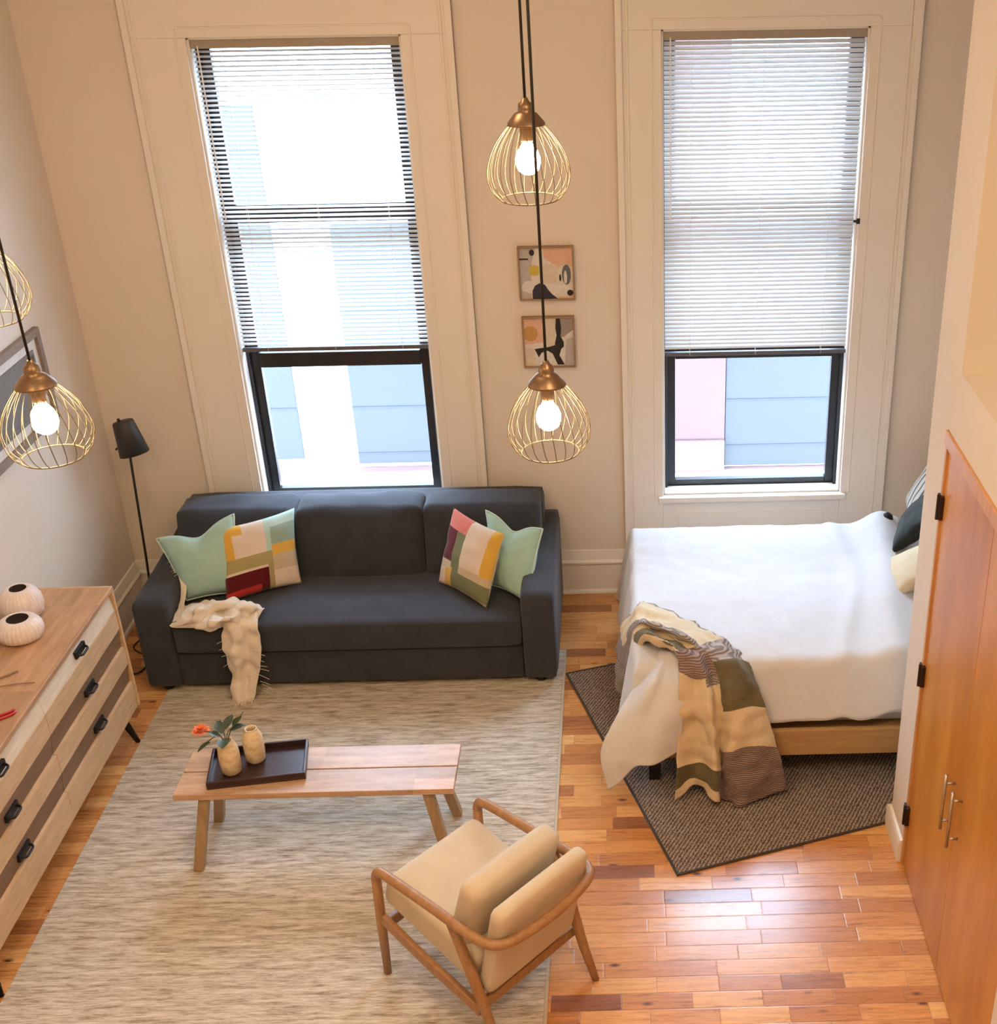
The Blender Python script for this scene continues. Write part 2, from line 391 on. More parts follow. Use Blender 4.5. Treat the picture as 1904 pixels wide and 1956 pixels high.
# ================================================================== SETTING
CEIL = 4.9
XL, XR, YR = -3.10, 2.40, -8.8
WA = (-2.22, -1.10, .68, 3.37); WB = (.262, 1.365, .68, 3.37)
bm = bmesh.new(); box(bm, XL - .2, XR + .2, YR - .2, .34, -.12, 0)
struct(build('floor', bm, 'floor'))
bm = bmesh.new(); box(bm, XL - .2, XR + .2, YR - .2, .34, CEIL, CEIL + .15)
struct(build('ceiling', bm, 'ceiling'))
bm = bmesh.new()
xs = [XL - .2, WA[0], WA[1], WB[0], WB[1], XR + .2]
for i in (0, 2, 4): box(bm, xs[i], xs[i + 1], 0, .32, 0, CEIL)
for w in (WA, WB):
    box(bm, w[0], w[1], 0, .32, 0, w[2]); box(bm, w[0], w[1], 0, .32, w[3], CEIL)
struct(build('wall_back', bm, 'wall'))
bm = bmesh.new(); box(bm, XL - .2, XL, YR, 0, 0, CEIL); struct(build('wall_left', bm, 'wall'))
bm = bmesh.new(); box(bm, XR, XR + .2, YR, 0, 0, CEIL); struct(build('wall_right', bm, 'wall'))
bm = bmesh.new(); box(bm, XL - .2, XR + .2, YR - .2, YR, 0, CEIL); struct(build('wall_rear', bm, 'wall'))

# closet volume on the right: front face x=CX with the door opening and an open storage niche above
CX, CY = 1.275, -2.40
DY0, DY1, DZ = -2.665, -4.07, 2.185
NY0, NY1, NZ0, NZ1 = -2.77, -4.7, 2.445, 4.45
bm = bmesh.new(); T = .11
box(bm, CX, XR, CY - T, CY, 0, CEIL)                     # far end wall
box(bm, CX, CX + T, DY0, CY - T, 0, NZ0)                 # strip beside the door
box(bm, CX, CX + T, YR, DY1, 0, NZ0)
box(bm, CX, CX + T, DY1, DY0, DZ, NZ0)
box(bm, CX, CX + T, NY0, CY - T, NZ0, CEIL)
box(bm, CX, CX + T, YR, NY1, NZ0, CEIL)
box(bm, CX, CX + T, NY1, NY0, NZ1, CEIL)
box(bm, CX + T, XR, NY1, CY - T, NZ0 - .09, NZ0)         # niche floor
box(bm, CX + T, XR, NY0, CY - T, NZ0, CEIL)              # niche side
box(bm, CX + T, XR, NY1 - .1, NY1, NZ0, CEIL)
struct(build('wall_closet', bm, 'wall'))

def molding(name, p0, p1, nrm, prof, mat='trim'):
    """extrude profile (out, z) from p0 to p1; nrm points into the room"""
    bm = bmesh.new(); nrm = Vector(nrm); R0 = []; R1 = []
    for d, z in prof:
        R0.append(bm.verts.new(Vector((p0[0], p0[1], 0)) + nrm * d + Vector((0, 0, z))))
        R1.append(bm.verts.new(Vector((p1[0], p1[1], 0)) + nrm * d + Vector((0, 0, z))))
    k = len(prof)
    for i in range(k): bm.faces.new((R0[i], R0[(i + 1) % k], R1[(i + 1) % k], R1[i]))
    bm.faces.new(R0); bm.faces.new(R1[::-1]); return build(name, bm, mat, bevel=.002)
BB = [(0, 0), (.034, 0), (.034, .012), (.028, .024), (.018, .026), (.018, .205), (.030, .215), (.032, .228), (.020, .245), (.020, .262), (.012, .285), (.010, .305), (0, .308)]
for a, b in ((XL, -2.535), (-.825, .018), (1.636, XR)):
    struct(molding('baseboard_back', (a, 0), (b, 0), (0, -1, 0), BB))
struct(molding('baseboard_left', (XL, -.034), (XL, YR), (1, 0, 0), BB))
BS = [(0, 0), (.022, 0), (.022, .10), (.012, .125), (0, .13)]
struct(molding('baseboard_closet', (CX, CY), (CX, DY0 + .002), (-1, 0, 0), BS))
struct(molding('baseboard_closet', (CX - .022, CY), (XR, CY), (0, 1, 0), BS))

def window(i, w, wl, wr, wt, meet=(1.575, 2.43)):
    x0, x1, z0, z1 = w
    e = structe('window_%d' % i)
    def P(name, m, boxes, bevel=.003):
        bm = bmesh.new()
        for b in boxes: box(bm, *b)
        return build(name, bm, m, e, bevel=bevel)
    t, bb = .022, .042
    P('window_casing', 'trim', [
        (x0 - wl, x0, -t, 0, 0, z1), (x1, x1 + wr, -t, 0, 0, z1), (x0 - wl, x1 + wr, -t, 0, z1, z1 + wt),
        (x0 - wl, x0 - wl + .035, -bb, 0, 0, z1 + wt), (x1 + wr - .035, x1 + wr, -bb, 0, 0, z1 + wt), (x0 - wl + .035, x1 + wr - .035, -bb, 0, z1 + wt - .035, z1 + wt),
        (x0 - wl + .055, x0 - wl + .068, -.030, 0, 0, z1 + wt - .055), (x1 + wr - .068, x1 + wr - .055, -.030, 0, 0, z1 + wt - .055), (x0 - wl + .068, x1 + wr - .068, -.030, 0, z1 + wt - .068, z1 + wt - .055),
        (x0 - .055, x0 - .045, -.028, 0, z0, z1 + .045), (x1 + .045, x1 + .055, -.028, 0, z0, z1 + .045), (x0 - .045, x1 + .045, -.028, 0, z1 + .045, z1 + .055)])
    P('window_apron', 'trim', [(x0, x1, -.012, 0, 0, z0 - .035), (x0 + .1, x1 - .1, -.02, 0, .32, z0 - .12)])
    P('window_sill', 'trim', [(x0 - .03, x1 + .03, -.05, .0, z0 - .035, z0), (x0, x1, 0, .11, z0 - .01, z0 + .012)])
    # jamb liner, black sash frame, glass
    P('window_jamb', 'trim', [(x0, x0 + .012, .0, .11, z0, z1), (x1 - .012, x1, .0, .11, z0, z1), (x0, x1, 0, .11, z1 - .012, z1)], .001)
    s = .080; ya, yb = .115, .165
    P('window_frame', 'black', [
        (x0, x0 + s, ya, yb, z0, z1), (x1 - s, x1, ya, yb, z0, z1), (x0 + s, x1 - s, ya, yb, z0, z0 + .05), (x0 + s, x1 - s, ya, yb, z1 - .06, z1),
        (x0 + s, x1 - s, ya - .02, yb, meet[0] - .045, meet[0] + .045), (x0 + s, x1 - s, ya, yb, meet[1] - .05, meet[1] + .05),
        (x0 + .012, x0 + .03, ya - .03, ya, z0, z1), (x1 - .03, x1 - .012, ya - .03, ya, z0, z1)])
    for a, b in ((z0 + .05, meet[0] - .045), (meet[0] + .045, meet[1] - .05), (meet[1] + .05, z1 - .06)):
        P('window_pane', 'glass', [(x0 + s, x1 - s, .138, .142, a, b)], 0)
    return e
window(1, WA, .315, .275, .29)
w2 = window(2, WB, .242, .268, .29)
bm = bmesh.new(); box(bm, 1.352, 1.372, -.034, -.0225, 2.345, 2.375); tube(bm, [(1.352, -.03, 2.36), (1.335, -.03, 2.36)], .008, 8); build('cord_cleat', bm, 'black', w2, bevel=.001)

# double closet door
struct(boxo('trim_1', (CX - .004, CX + .06, DY0 - .022, DY0 - .001, 0, DZ - .001), 'doorframe', bevel=.002))
bm = bmesh.new(); box(bm, CX - .012, CX + .05, DY1 + .001, DY0 - .001, DZ - .062, DZ - .001)
struct(build('trim_2', bm, 'doorframe', bevel=.004))
ym = -3.36
def leaf_door(i, ya, yb, hy, hinges):
    e = structe('door_%d' % i)
    boxo('door_panel', (CX + .006, CX + .042, yb, ya, .008, DZ - .064), 'door', e, .002)
    for z in hinges:
        bm = bmesh.new(); box(bm, CX - .012, CX + .005, ya - .018, ya + .030, z - .05, z + .05); tube(bm, [(CX - .014, ya + .004, z - .055), (CX - .014, ya + .004, z + .055)], .007, 8)
        build('door_hinge', bm, 'hinge', e, bevel=.001)
    bm = bmesh.new(); tube(bm, [(CX - .034, hy, .735), (CX - .034, hy, 1.0)], .0065, 10)
    for z in (.775, .96): tube(bm, [(CX - .034, hy, z), (CX + .006, hy, z)], .005, 8)
    build('door_handle', bm, 'steel', e, smooth=True)
leaf_door(1, DY0 - .024, ym + .0015, -3.305, (1.86, 1.06, .30))
leaf_door(2, ym - .0015, DY1 + .004, -3.415, ())

# ================================================================== OUTDOORS (beyond the glass)
b = thing('neighbouring_building', 'pale building across the alley with blue-grey panels and pink base, seen through both windows', 'building', (0, 4, -3))
def ext(name, m, boxes):
    bm = bmesh.new()
    for q in boxes: box(bm, q[0], q[1], q[2] - 4, q[3] - 4, q[4] + 3, q[5] + 3)
    return build(name, bm, m, b, bevel=.006)
ext('facade', 'ext_white', [(-9, 9, 4.03, 4.4, -3, 4.7)])
for q in ((-6, -2.99, -.74, 2.45), (-2.48, -1.76, -.80, 1.45), (.99, 2.9, -.90, 1.45)):
    p = ext('cladding_panel', 'ext_panel', [(q[0], q[1], 4.0, 4.03, q[2], q[3])])
    for z in (-.69, -.23, .23, .69, 1.15, 1.61, 2.07):
        if z > q[2] + .05: bm = bmesh.new(); box(bm, q[0], q[1], -.008, .0, z + 3 - .006, z + 3 + .006); build('panel_joint', bm, 'ext_groove', p)
ext('red_pier', 'ext_red', [(-.3, .985, 3.98, 4.03, -.62, 4.7)])
ext('pink_base', 'ext_pink', [(-9, -.3, 3.9, 4.03, -3, -.84), (-.3, 9, 3.96, 4.03, -3, -.92)])
ext('pier_plinth', 'ext_pink', [(-.3, .985, 3.94, 4.03, -.92, -.62)])
bm = bmesh.new(); box(bm, -9, 9, .34, 3.9, -3.1, -3.0)
tag(build('alley_pavement', bm, 'ext_ground'), 'grey paved alley floor between the two buildings', 'pavement')['kind'] = 'structure'

# ================================================================== BLINDS
def blind(label, w, zb, tilt, rod_x):
    x0, x1 = w[0] + .012, w[1] - .012; zt = w[3] - .012
    t = thing('venetian_blind', label, 'blind', ((x0 + x1) / 2, .04, zt), 0, 'venetian blinds in the tall windows')
    hx = (x1 - x0) / 2
    boxo('headrail', (-hx, hx, -.028, .022, -.045, 0), 'rail', t, .004)
    bm = bmesh.new(); pitch = .0246; z = -.062; n = 0
    th = math.radians(tilt); L = zb - zt
    while z > L + .03:
        row = []
        for side in (0, 1):
            for k in range(5):
                s = (k / 4 - .5) * .026; crown = .0022 * (1 - (2 * s / .026) ** 2)
                y = s * math.cos(th) - crown * math.sin(th); zz = s * math.sin(th) + crown * math.cos(th)
                row.append(bm.verts.new(((-hx + .004) if side == 0 else (hx - .004), y, z + zz + (.0012 * math.sin(n * 1.7) if side else 0))))
        for k in range(4): bm.faces.new((row[k], row[k + 1], row[k + 6], row[k + 5]))
        z -= pitch; n += 1
    build('slats', bm, 'slat', t, smooth=True)
    boxo('bottom_rail', (-hx + .003, hx - .003, -.014, .014, L - .004, L + .02), 'rail_dark', t, .004)
    for fx in (-.72, 0, .72):
        bm = bmesh.new()
        for yy in (-.015, .015): tube(bm, [(fx * hx, yy, -.045), (fx * hx, yy, L)], .0011, 4)
        build('ladder_cord', bm, 'cord', t)
    bm = bmesh.new(); tube(bm, [(rod_x * hx, -.034, -.03), (rod_x * hx, -.036, L * .55)], .004, 6)
    build('tilt_wand', bm, 'cord', t)
    return t
blind('white slatted blind over the left window behind the sofa, slats open and glowing', WA, 1.655, 20, -.93)
blind('white slatted blind over the right window above the bed, slats nearly shut', WB, 1.575, 47, -.93)

# ================================================================== RUGS
bm = bmesh.new(); box(bm, -2.633, -.365, -4.6, -.72, 0.0, .009)
rg = build('area_rug', bm, 'rug', bevel=.003); tag(rg, 'large cream and taupe striped flat rug under the coffee table', 'rug')
boxo('binding', (-.365, -.350, -4.6, -.72, 0, .0095), 'rugedge', rg, .002)
mt = thing('floor_mat', 'dark grey woven rug lying askew under the bed', 'rug', (-.349, -.98, 0), math.radians(-72.0))
# local x runs along the long left edge, local y towards the closet
boxo('mat_field', (.012, 1.826, .012, 1.70, 0.0, .010), 'mat', mt, .003)
bm = bmesh.new()
for q in ((0, 1.838, 0, .012), (0, .012, .012, 1.70), (1.826, 1.838, .012, 1.70), (0, 1.838, 1.70, 1.712)): box(bm, q[0], q[1], q[2], q[3], 0, .0108)
build('binding', bm, 'matedge', mt, bevel=.002)

# ================================================================== SOFA
sx0, sx1 = -2.73, -.385; sy0, sy1 = -1.09, -.05
so = thing('sofa', 'charcoal three-seat sofa bed standing below the left window', 'sofa', ((sx0 + sx1) / 2, (sy0 + sy1) / 2, 0))
ox, oy = -(sx0 + sx1) / 2, -(sy0 + sy1) / 2
def sb(name, x0, x1, y0, y1, z0, z1, r, puff=0, puffy=0, m='sofa', n=12, parent=so, lean=None, o=(ox, oy, 0)):
    bm = bmesh.new()
    softbox(bm, (0, 0, 0), (x1 - x0) / 2, (y1 - y0) / 2, (z1 - z0) / 2, r, puff, n, puffy=puffy)
    c = Vector(((x0 + x1) / 2, (y0 + y1) / 2, (z0 + z1) / 2)) + Vector(o)
    for v in bm.verts:
        if lean: v.co.y += lean * (v.co.z) / (z1 - z0)
        v.co += c
    return build(name, bm, m, parent, smooth=True)
aw = .195
for s, (xa, xb) in enumerate(((sx0, sx0 + aw), (sx1 - aw, sx1))):
    bm = bmesh.new(); softbox(bm, (0, 0, 0), (xb - xa) / 2, (sy1 - sy0) / 2, .275, .028, .006, 14)
    for v in bm.verts:
        v.co += Vector(((xa + xb) / 2 + ox, 0, .315))
        f = (v.co.y + (sy1 - sy0) / 2) / (sy1 - sy0)
        if v.co.z > .4: v.co.z += .045 * f * f
    build('armrest', bm, 'sofa', so, smooth=True)
sb('base', sx0 + aw, sx1 - aw, sy0 + .025, sy1 - .2, .04, .255, .012)
sb('seat', sx0 + aw + .004, sx1 - aw - .004, sy0 - .005, -.42, .26, .44, .03, .010, n=20)
sb('backrest', sx0 + .09, sx1 - .09, -.26, sy1, .10, .80, .035, 0, .01)
cw = (sx1 - sx0 - .18) / 3
cxs = [sx0 + .095, sx0 + .095 + .70, sx1 - .095 - .70, sx1 - .095]
for k in range(3):
    xa, xb = cxs[k] + .004, cxs[k + 1] - .004
    bm = bmesh.new(); softbox(bm, (0, 0, 0), (xb - xa) / 2, .125, .220, .038, .008, 16, puffy=.045)
    for v in bm.verts:
        v.co.y += .26 * v.co.z + .006 * noise.noise(v.co * 9 + Vector((k * 5, 0, 0)))
        v.co.z += .012 * noise.noise(v.co * 6 + Vector((k * 7, 3, 0)))
        v.co += Vector(((xa + xb) / 2 + ox, -.355 + oy, .615))
    build('back_cushion', bm, 'sofa', so, smooth=True)
for x in (sx0 + .1, sx1 - .1):
    for y in (sy0 + .06, sy1 - .06):
        bm = bmesh.new(); lathe(bm, [(0, 0.0095), (.028, 0.0095), (.03, .045), (0, .045)], 16, (x + ox, y + oy, 0)); build('foot', bm, 'sofa_dark', so)

# ---- scatter pillows built between their four corners
def pillow(name, label, BL, BR, TL, TR, T, m, matfn=None, chop=0, pipe=None, n=28, group='scatter cushions on the sofa', cat='pillow', lean=0):
    BL, BR, TL, TR = map(Vector, (BL, BR, TL, TR)); c = (BL + BR + TL + TR) / 4
    nn = ((BR - BL).cross(TL - BL)).normalized(); bm = bmesh.new(); G = {}
    seed = Vector((BL.x * 9, BL.y * 5, 0))
    for sgn in (1, -1):
        for i in range(n + 1):
            for j in range(n + 1):
                u, v = 2 * i / n - 1, 2 * j / n - 1
                edge = i in (0, n) or j in (0, n)
                if edge and sgn == -1: G[sgn, i, j] = G[1, i, j]; continue
                pu = u * (1 - .07 * (1 - v * v)); pv = v * (1 - .07 * (1 - u * u))
                if chop: pv -= chop * math.exp(-(u / .42) ** 2) * max(0, (v + .1) / 1.1) ** 1.3
                s, t = (pu + 1) / 2, (pv + 1) / 2
                P = (BL * (1 - s) + BR * s) * (1 - t) + (TL * (1 - s) + TR * s) * t
                th = T * (max(0, (1 - u * u) * (1 - v * v)) ** .42)
                if chop: th *= 1 - .30 * math.exp(-(u / .3) ** 2) * max(0, v)
                q = P + nn * (sgn * th + .006 * noise.noise(Vector((u * 3, v * 3, sgn)) + seed) * (0 if edge else 1))
                G[sgn, i, j] = bm.verts.new(q - c)
    for sgn in (1, -1):
        for i in range(n):
            for j in range(n):
                q = [G[sgn, i, j], G[sgn, i + 1, j], G[sgn, i + 1, j + 1], G[sgn, i, j + 1]]
                f = bm.faces.new(q)
                if matfn: f.material_index = matfn((i + .5) / n, (j + .5) / n, sgn)
    rim = [G[1, i, 0].co.copy() for i in range(n)] + [G[1, n, j].co.copy() for j in range(n)] + [G[1, n - i, n].co.copy() for i in range(n)] + [G[1, 0, n - j].co.copy() for j in range(n)]
    t = thing(name, label, cat, c, 0, group)
    build('cover', bm, m, t, smooth=True)
    if pipe:
        bm = bmesh.new(); tube(bm, rim + [rim[0], rim[1]], .006, 6); build('piping', bm, pipe, t, smooth=True)
    return t
PM = ['p_cream', 'p_must', 'p_olive', 'p_sage', 'p_wine', 'p_red', 'p_beige', 'p_mint', 'p_coral', 'p_green']
def patch_l(u, v, s):
    if s < 0: return 6
    if u < .56:
        if v > .54: return 1 if (u < .13 and v < .97) or (u < .28 and v > .86) else 0
        if v > .36: return 2
        if v > .31: return 0
        return 5 if v < .10 and u < .45 else 4
    if u < .64: return 2 if v < .55 else 7
    if v > .62: return 7 if v > .84 else 3
    if v > .47: return 1
    return 6 if v > .25 else 0
def patch_r(u, v, s):
    if s < 0: return 6
    if v > .80 and u < .45: return 8
    if u < .28:
        if v > .36: return 4
        if v > .26: return 6
        return 0 if u < .17 else 1
    if u < .46: return 9 if v > .30 else (1 if u < .33 else 9)
    if v > .34: return 1 if u > .86 else 0
    if v > .24: return 6
    return 9 if v > .03 else 6
pillow('throw_pillow', 'mint linen pillow with a dented top at the left end of the sofa', (-2.51, -.82, .462), (-2.20, -.745, .462), (-2.685, -.63, .765), (-2.235, -.57, .885), .115, 'mint', chop=.26, pipe='mintpipe')
pillow('throw_pillow', 'patchwork pillow with a dark wine block leaning at the left of the sofa', (-2.275, -.86, .458), (-1.888, -.64, .458), (-2.325, -.66, .835), (-1.925, -.42, .845), .07, PM, patch_l)
pillow('throw_pillow', 'patchwork pillow with a coral corner leaning at the right of the sofa', (-1.087, -.66, .458), (-.775, -.99, .458), (-.985, -.46, .845), (-.668, -.76, .815), .065, PM, patch_r)
pillow('throw_pillow', 'mint linen pillow standing against the right armrest of the sofa', (-.76, -.72, .462), (-.545, -.94, .462), (-.79, -.52, .85), (-.455, -.68, .80), .065, 'mint', chop=.26, pipe='mintpipe')

# ---- gauze throw tumbling over the sofa
CR_ = [[(-2.53,-1.097,0.460),(-2.484,-1.031,0.470),(-2.503,-0.913,0.470),(-2.377,-0.865,0.470),(-2.264,-0.875,0.470),(-2.176,-0.89,0.460)],
 [(-2.501,-1.118,0.456),(-2.383,-1.149,0.520),(-2.359,-1.104,0.560),(-2.279,-1.033,0.550),(-2.181,-0.973,0.530),(-2.084,-0.920,0.480)],
 [(-2.449,-1.12,0.456),(-2.372,-1.111,0.480),(-2.331,-1.089,0.500),(-2.247,-1.024,0.500),(-2.125,-1.069,0.550),(-2.033,-0.952,0.480)],
 [(-2.402,-1.12,0.456),(-2.284,-1.19,0.490),(-2.245,-1.20,0.530),(-2.16,-1.165,0.540),(-2.108,-1.053,0.500),(-2.036,-0.999,0.480)],
 [(-2.368,-1.10,0.455),(-2.272,-1.11,0.455),(-2.223,-1.10,0.460),(-2.156,-1.098,0.460),(-2.098,-1.061,0.460),(-2.052,-1.045,0.460)]]
HG = [[(-2.270,-0.954,0.475),(-2.230,-1.106,0.470),(-2.238,-1.135,0.403),(-2.234,-1.150,0.261),(-2.218,-1.160,0.127),(-2.231,-1.204,0.02)],
 [(-2.192,-1.009,0.515),(-2.161,-1.127,0.500),(-2.166,-1.165,0.424),(-2.171,-1.185,0.278),(-2.179,-1.180,0.133),(-2.183,-1.232,0.02)],
 [(-2.136,-0.960,0.480),(-2.1,-1.106,0.475),(-2.100,-1.13,0.411),(-2.112,-1.140,0.269),(-2.134,-1.150,0.118),(-2.148,-1.208,0.02)],
 [(-2.072,-0.967,0.495),(-2.037,-1.097,0.49),(-2.028,-1.135,0.432),(-2.032,-1.175,0.303),(-2.071,-1.180,0.136),(-2.101,-1.200,0.03)]]
AR = [[(-2.735,-0.44,0.668),(-2.70,-0.55,0.655),(-2.63,-0.65,0.650),(-2.535,-0.80,0.58),(-2.52,-0.904,0.50),(-2.525,-1.06,0.462)],
 [(-2.69,-0.42,0.675),(-2.66,-0.53,0.668),(-2.585,-0.66,0.640),(-2.50,-0.81,0.56),(-2.49,-0.91,0.50),(-2.46,-1.05,0.475)]]
th = cloth('throw_blanket', CR_, 'gauze', n=10, amp=.036, freq=17, thick=.005, zmin=.447)
tag(th, 'frayed cream gauze throw crumpled on the left seat and trailing down to the rug', 'blanket')
cloth('hanging_end', HG, 'gauze', th, n=10, amp=.022, freq=17, thick=.005, fringe=.03)
cloth('arm_end', AR, 'gauze', th, n=7, amp=.014, freq=20, thick=.005)
bm = bmesh.new()
for p0, d in [((-2.04 + .002 * k, -1.16 - .012 * (k % 3), .42 - .035 * k), 1) for k in range(11)] + [((-2.24, -1.155, .40 - .05 * k), -1) for k in range(4)]:
    e = (p0[0] + d * random.uniform(.012, .03), p0[1] - .004, p0[2] - random.uniform(.01, .04)); tube(bm, [(p0[0] - d * .03, p0[1] - .008, p0[2]), e], .0014, 4)
for k in range(14):
    t = k / 13; p0 = (-2.68 + t * .14, -.50 - t * .28, .668 - t * .05); e = (p0[0] - .03, p0[1] - random.uniform(.0, .03), p0[2] - .02 + random.uniform(-.01, .03)); tube(bm, [p0, e], .0012, 4)
build('fringe', bm, 'gauze', th)['kind'] = 'stuff'

# ================================================================== FLOOR LAMP
fl = thing('floor_lamp', 'slim black floor lamp with a tapered metal shade in the corner behind the sofa', 'lamp', (-2.935, -.30, 0))
bm = bmesh.new(); lathe(bm, [(0, 0), (.105, 0), (.11, .008), (.10, .018), (.02, .024), (.012, .04), (0, .04)], 32); build('base', bm, 'shade', fl, smooth=True)
bm = bmesh.new(); tube(bm, [(0, 0, .03), (.033, 0, .5), (.070, 0, 1.14), (.073, 0, 1.205)], .0075, 10); build('pole', bm, 'shade', fl, smooth=True)
bm = bmesh.new(); lathe(bm, [(0, .100), (.056, .098), (.060, .092), (.086, -.10), (.083, -.10), (.056, .088), (0, .092)], 32)
sh = build('lamp_shade', bm, 'shade', fl, smooth=True, loc=(.098, -.03, 1.275), rot=(math.radians(-6), math.radians(-11), 0))
bm = bmesh.new(); tube(bm, [(-.02, 0, .10), (-.02, 0, .118)], .009, 10); build('knob', bm, 'shade', sh, smooth=True)
bm = bmesh.new(); tube(bm, [(-.078, 0, -.045), (-.098, -.005, -.055)], .006, 8); build('switch', bm, 'shade', sh, smooth=True)
bm = bmesh.new(); lathe(bm, [(0, -.02), (.02, -.02), (.026, -.05), (.02, -.075), (0, -.085)], 16); build('bulb', bm, 'white_mat', sh, smooth=True)
bm = bmesh.new(); tube(bm, spline([(-2.95, -.43, .006), (-2.99, -.56, .006), (-2.93, -.64, .006), (-2.86, -.66, .006), (-2.84, -.78, .006), (-2.87, -.87, .006), (-2.95, -.88, .006), (-3.03, -.95, .006)], 8), .0045, 6)
tag(build('power_cable', bm, 'cable', smooth=True), 'black cable curling over the floor between dresser and sofa', 'cable')

# ================================================================== BED
bd = thing('bed', 'low platform bed with oak rails below the right window', 'bed', (.04, -2.05, 0))
def B(name, b_, m, bevel=.004, parent=bd):
    return boxo(name, (b_[0] - .04, b_[1] - .04, b_[2] + 2.05, b_[3] + 2.05, b_[4], b_[5]), m, parent, bevel)
B('side_rail', (.06, 2.28, -2.075, -2.045, .195, .345), 'bedwood'); B('side_rail', (.06, 2.28, -.435, -.405, .195, .345), 'bedwood')
B('foot_rail', (.04, .07, -2.045, -.435, .195, .345), 'bedwood')
B('headboard', (2.28, 2.32, -2.06, -.42, .19, 1.0), 'bedwood')
for x in (.11, 2.2):
    for y in (-1.98, -.5): B('leg', (x, x + .06, y - .03, y + .03, .0115, .2), 'black')
B('slat_base', (.07, 2.28, -2.04, -.44, .25, .29), 'bedwood')
bm = bmesh.new(); softbox(bm, (0, 0, 0), 1.085, .715, .17, .05, .008, 16)
mtt = build('mattress', bm, 'sheet', smooth=True, loc=(1.185, -1.24, .465)); tag(mtt, 'white sheeted mattress on the oak bed', 'mattress')

# duvet: flat cloth coordinates (a along the bed, b across), bent over the foot and both sides
def duvet():
    bm = bmesh.new(); Z = .685; XF, YN, YF = .075, -1.90, -.47
    x1 = 1.47; fo, no, fa = .50, .36, .30
    NA, NB = 110, 100; V = []
    def drop(s):
        r = .075
        if s <= 0: return 0.0, 0.0
        a = s / r
        if a < 1.45: return r * math.sin(a), r * (1 - math.cos(a))
        o0, d0 = r * math.sin(1.45), r * (1 - math.cos(1.45)); e = s - 1.45 * r
        return o0 + e * .30, d0 + e * .95
    for i in range(NA + 1):
        a = -fo + (x1 + fo) * i / NA - 0; V.append([])
        for j in range(NB + 1):
            bb = -no + (no + fa + (YF - YN)) * j / NB
            sa = max(0, -a); sn = max(0, -bb); sf = max(0, bb - (YF - YN))
            oa, da = drop(sa); on, dn = drop(sn); of, df = drop(sf)
            x = XF + max(a, 0) - oa * .55; y = YN + min(max(bb, 0), YF - YN) - on + of * .3
            z = Z - math.sqrt(da * da + dn * dn + df * df)
            p = Vector((x, y, z)); top = (sa + sn + sf) == 0
            hgt = .010 * noise.noise(p * 3.1) + .005 * noise.noise(p * 9) + .0022 * noise.noise(p * 30)
            # folded-back head end: long soft ridges running across the bed
            ex = x1 - a + .10 * ((y - YN) / (YF - YN)) - .05
            ridge = (.05 + .04 * ((y - YN) / (YF - YN))) * math.exp(-((ex - .15) / .10) ** 2) + .022 * math.exp(-((ex - .36 + .05 * math.sin(y * 4)) / .05) ** 2)
            if top or sn: hgt += ridge
            if sn > .05: y += .006 * math.sin(x * 9 + 2 * noise.noise(p * 4)) * min(1, sn / .2)
            if sa > .05: x += .010 * math.sin(y * 19) * min(1, sa / .2)
            V[-1].append(bm.verts.new((x + (.10 * ((y - YN) / (YF - YN)) * max(0, a / x1) ** 3), y, max(z + hgt, .03))))
    for i in range(NA):
        for j in range(NB): bm.faces.new((V[i][j], V[i + 1][j], V[i + 1][j + 1], V[i][j + 1]))
    o = build('duvet', bm, 'duvet', smooth=True); s = o.modifiers.new('thick', 'SOLIDIFY'); s.thickness = .02; s.offset = -1
    return o
dv = duvet(); tag(dv, 'rumpled white duvet spread over the bed', 'duvet')
FLAP = [[(0.181,-1.837,0.690),(0.072,-1.95,0.58),(-0.063,-2.10,0.438),(-0.128,-2.170,0.310),(-0.094,-2.200,0.106)],
 [(0.213,-1.869,0.700),(0.115,-2.060,0.621),(0.008,-2.140,0.419),(-0.059,-2.190,0.293),(-0.041,-2.22,0.162)],
 [(0.239,-1.885,0.705),(0.169,-2.060,0.616),(0.090,-2.150,0.445),(0.052,-2.170,0.345),(0.038,-2.190,0.240)],
 [(0.269,-1.906,0.700),(0.228,-2.070,0.616),(0.175,-2.150,0.461),(0.151,-2.180,0.366),(0.134,-2.200,0.255)],
 [(0.306,-1.927,0.695),(0.287,-2.060,0.638),(0.278,-2.110,0.506),(0.273,-2.120,0.388),(0.265,-2.130,0.288)]]
cloth('hanging_corner', FLAP, 'duvet', dv, n=9, amp=.010, freq=9, thick=.014)

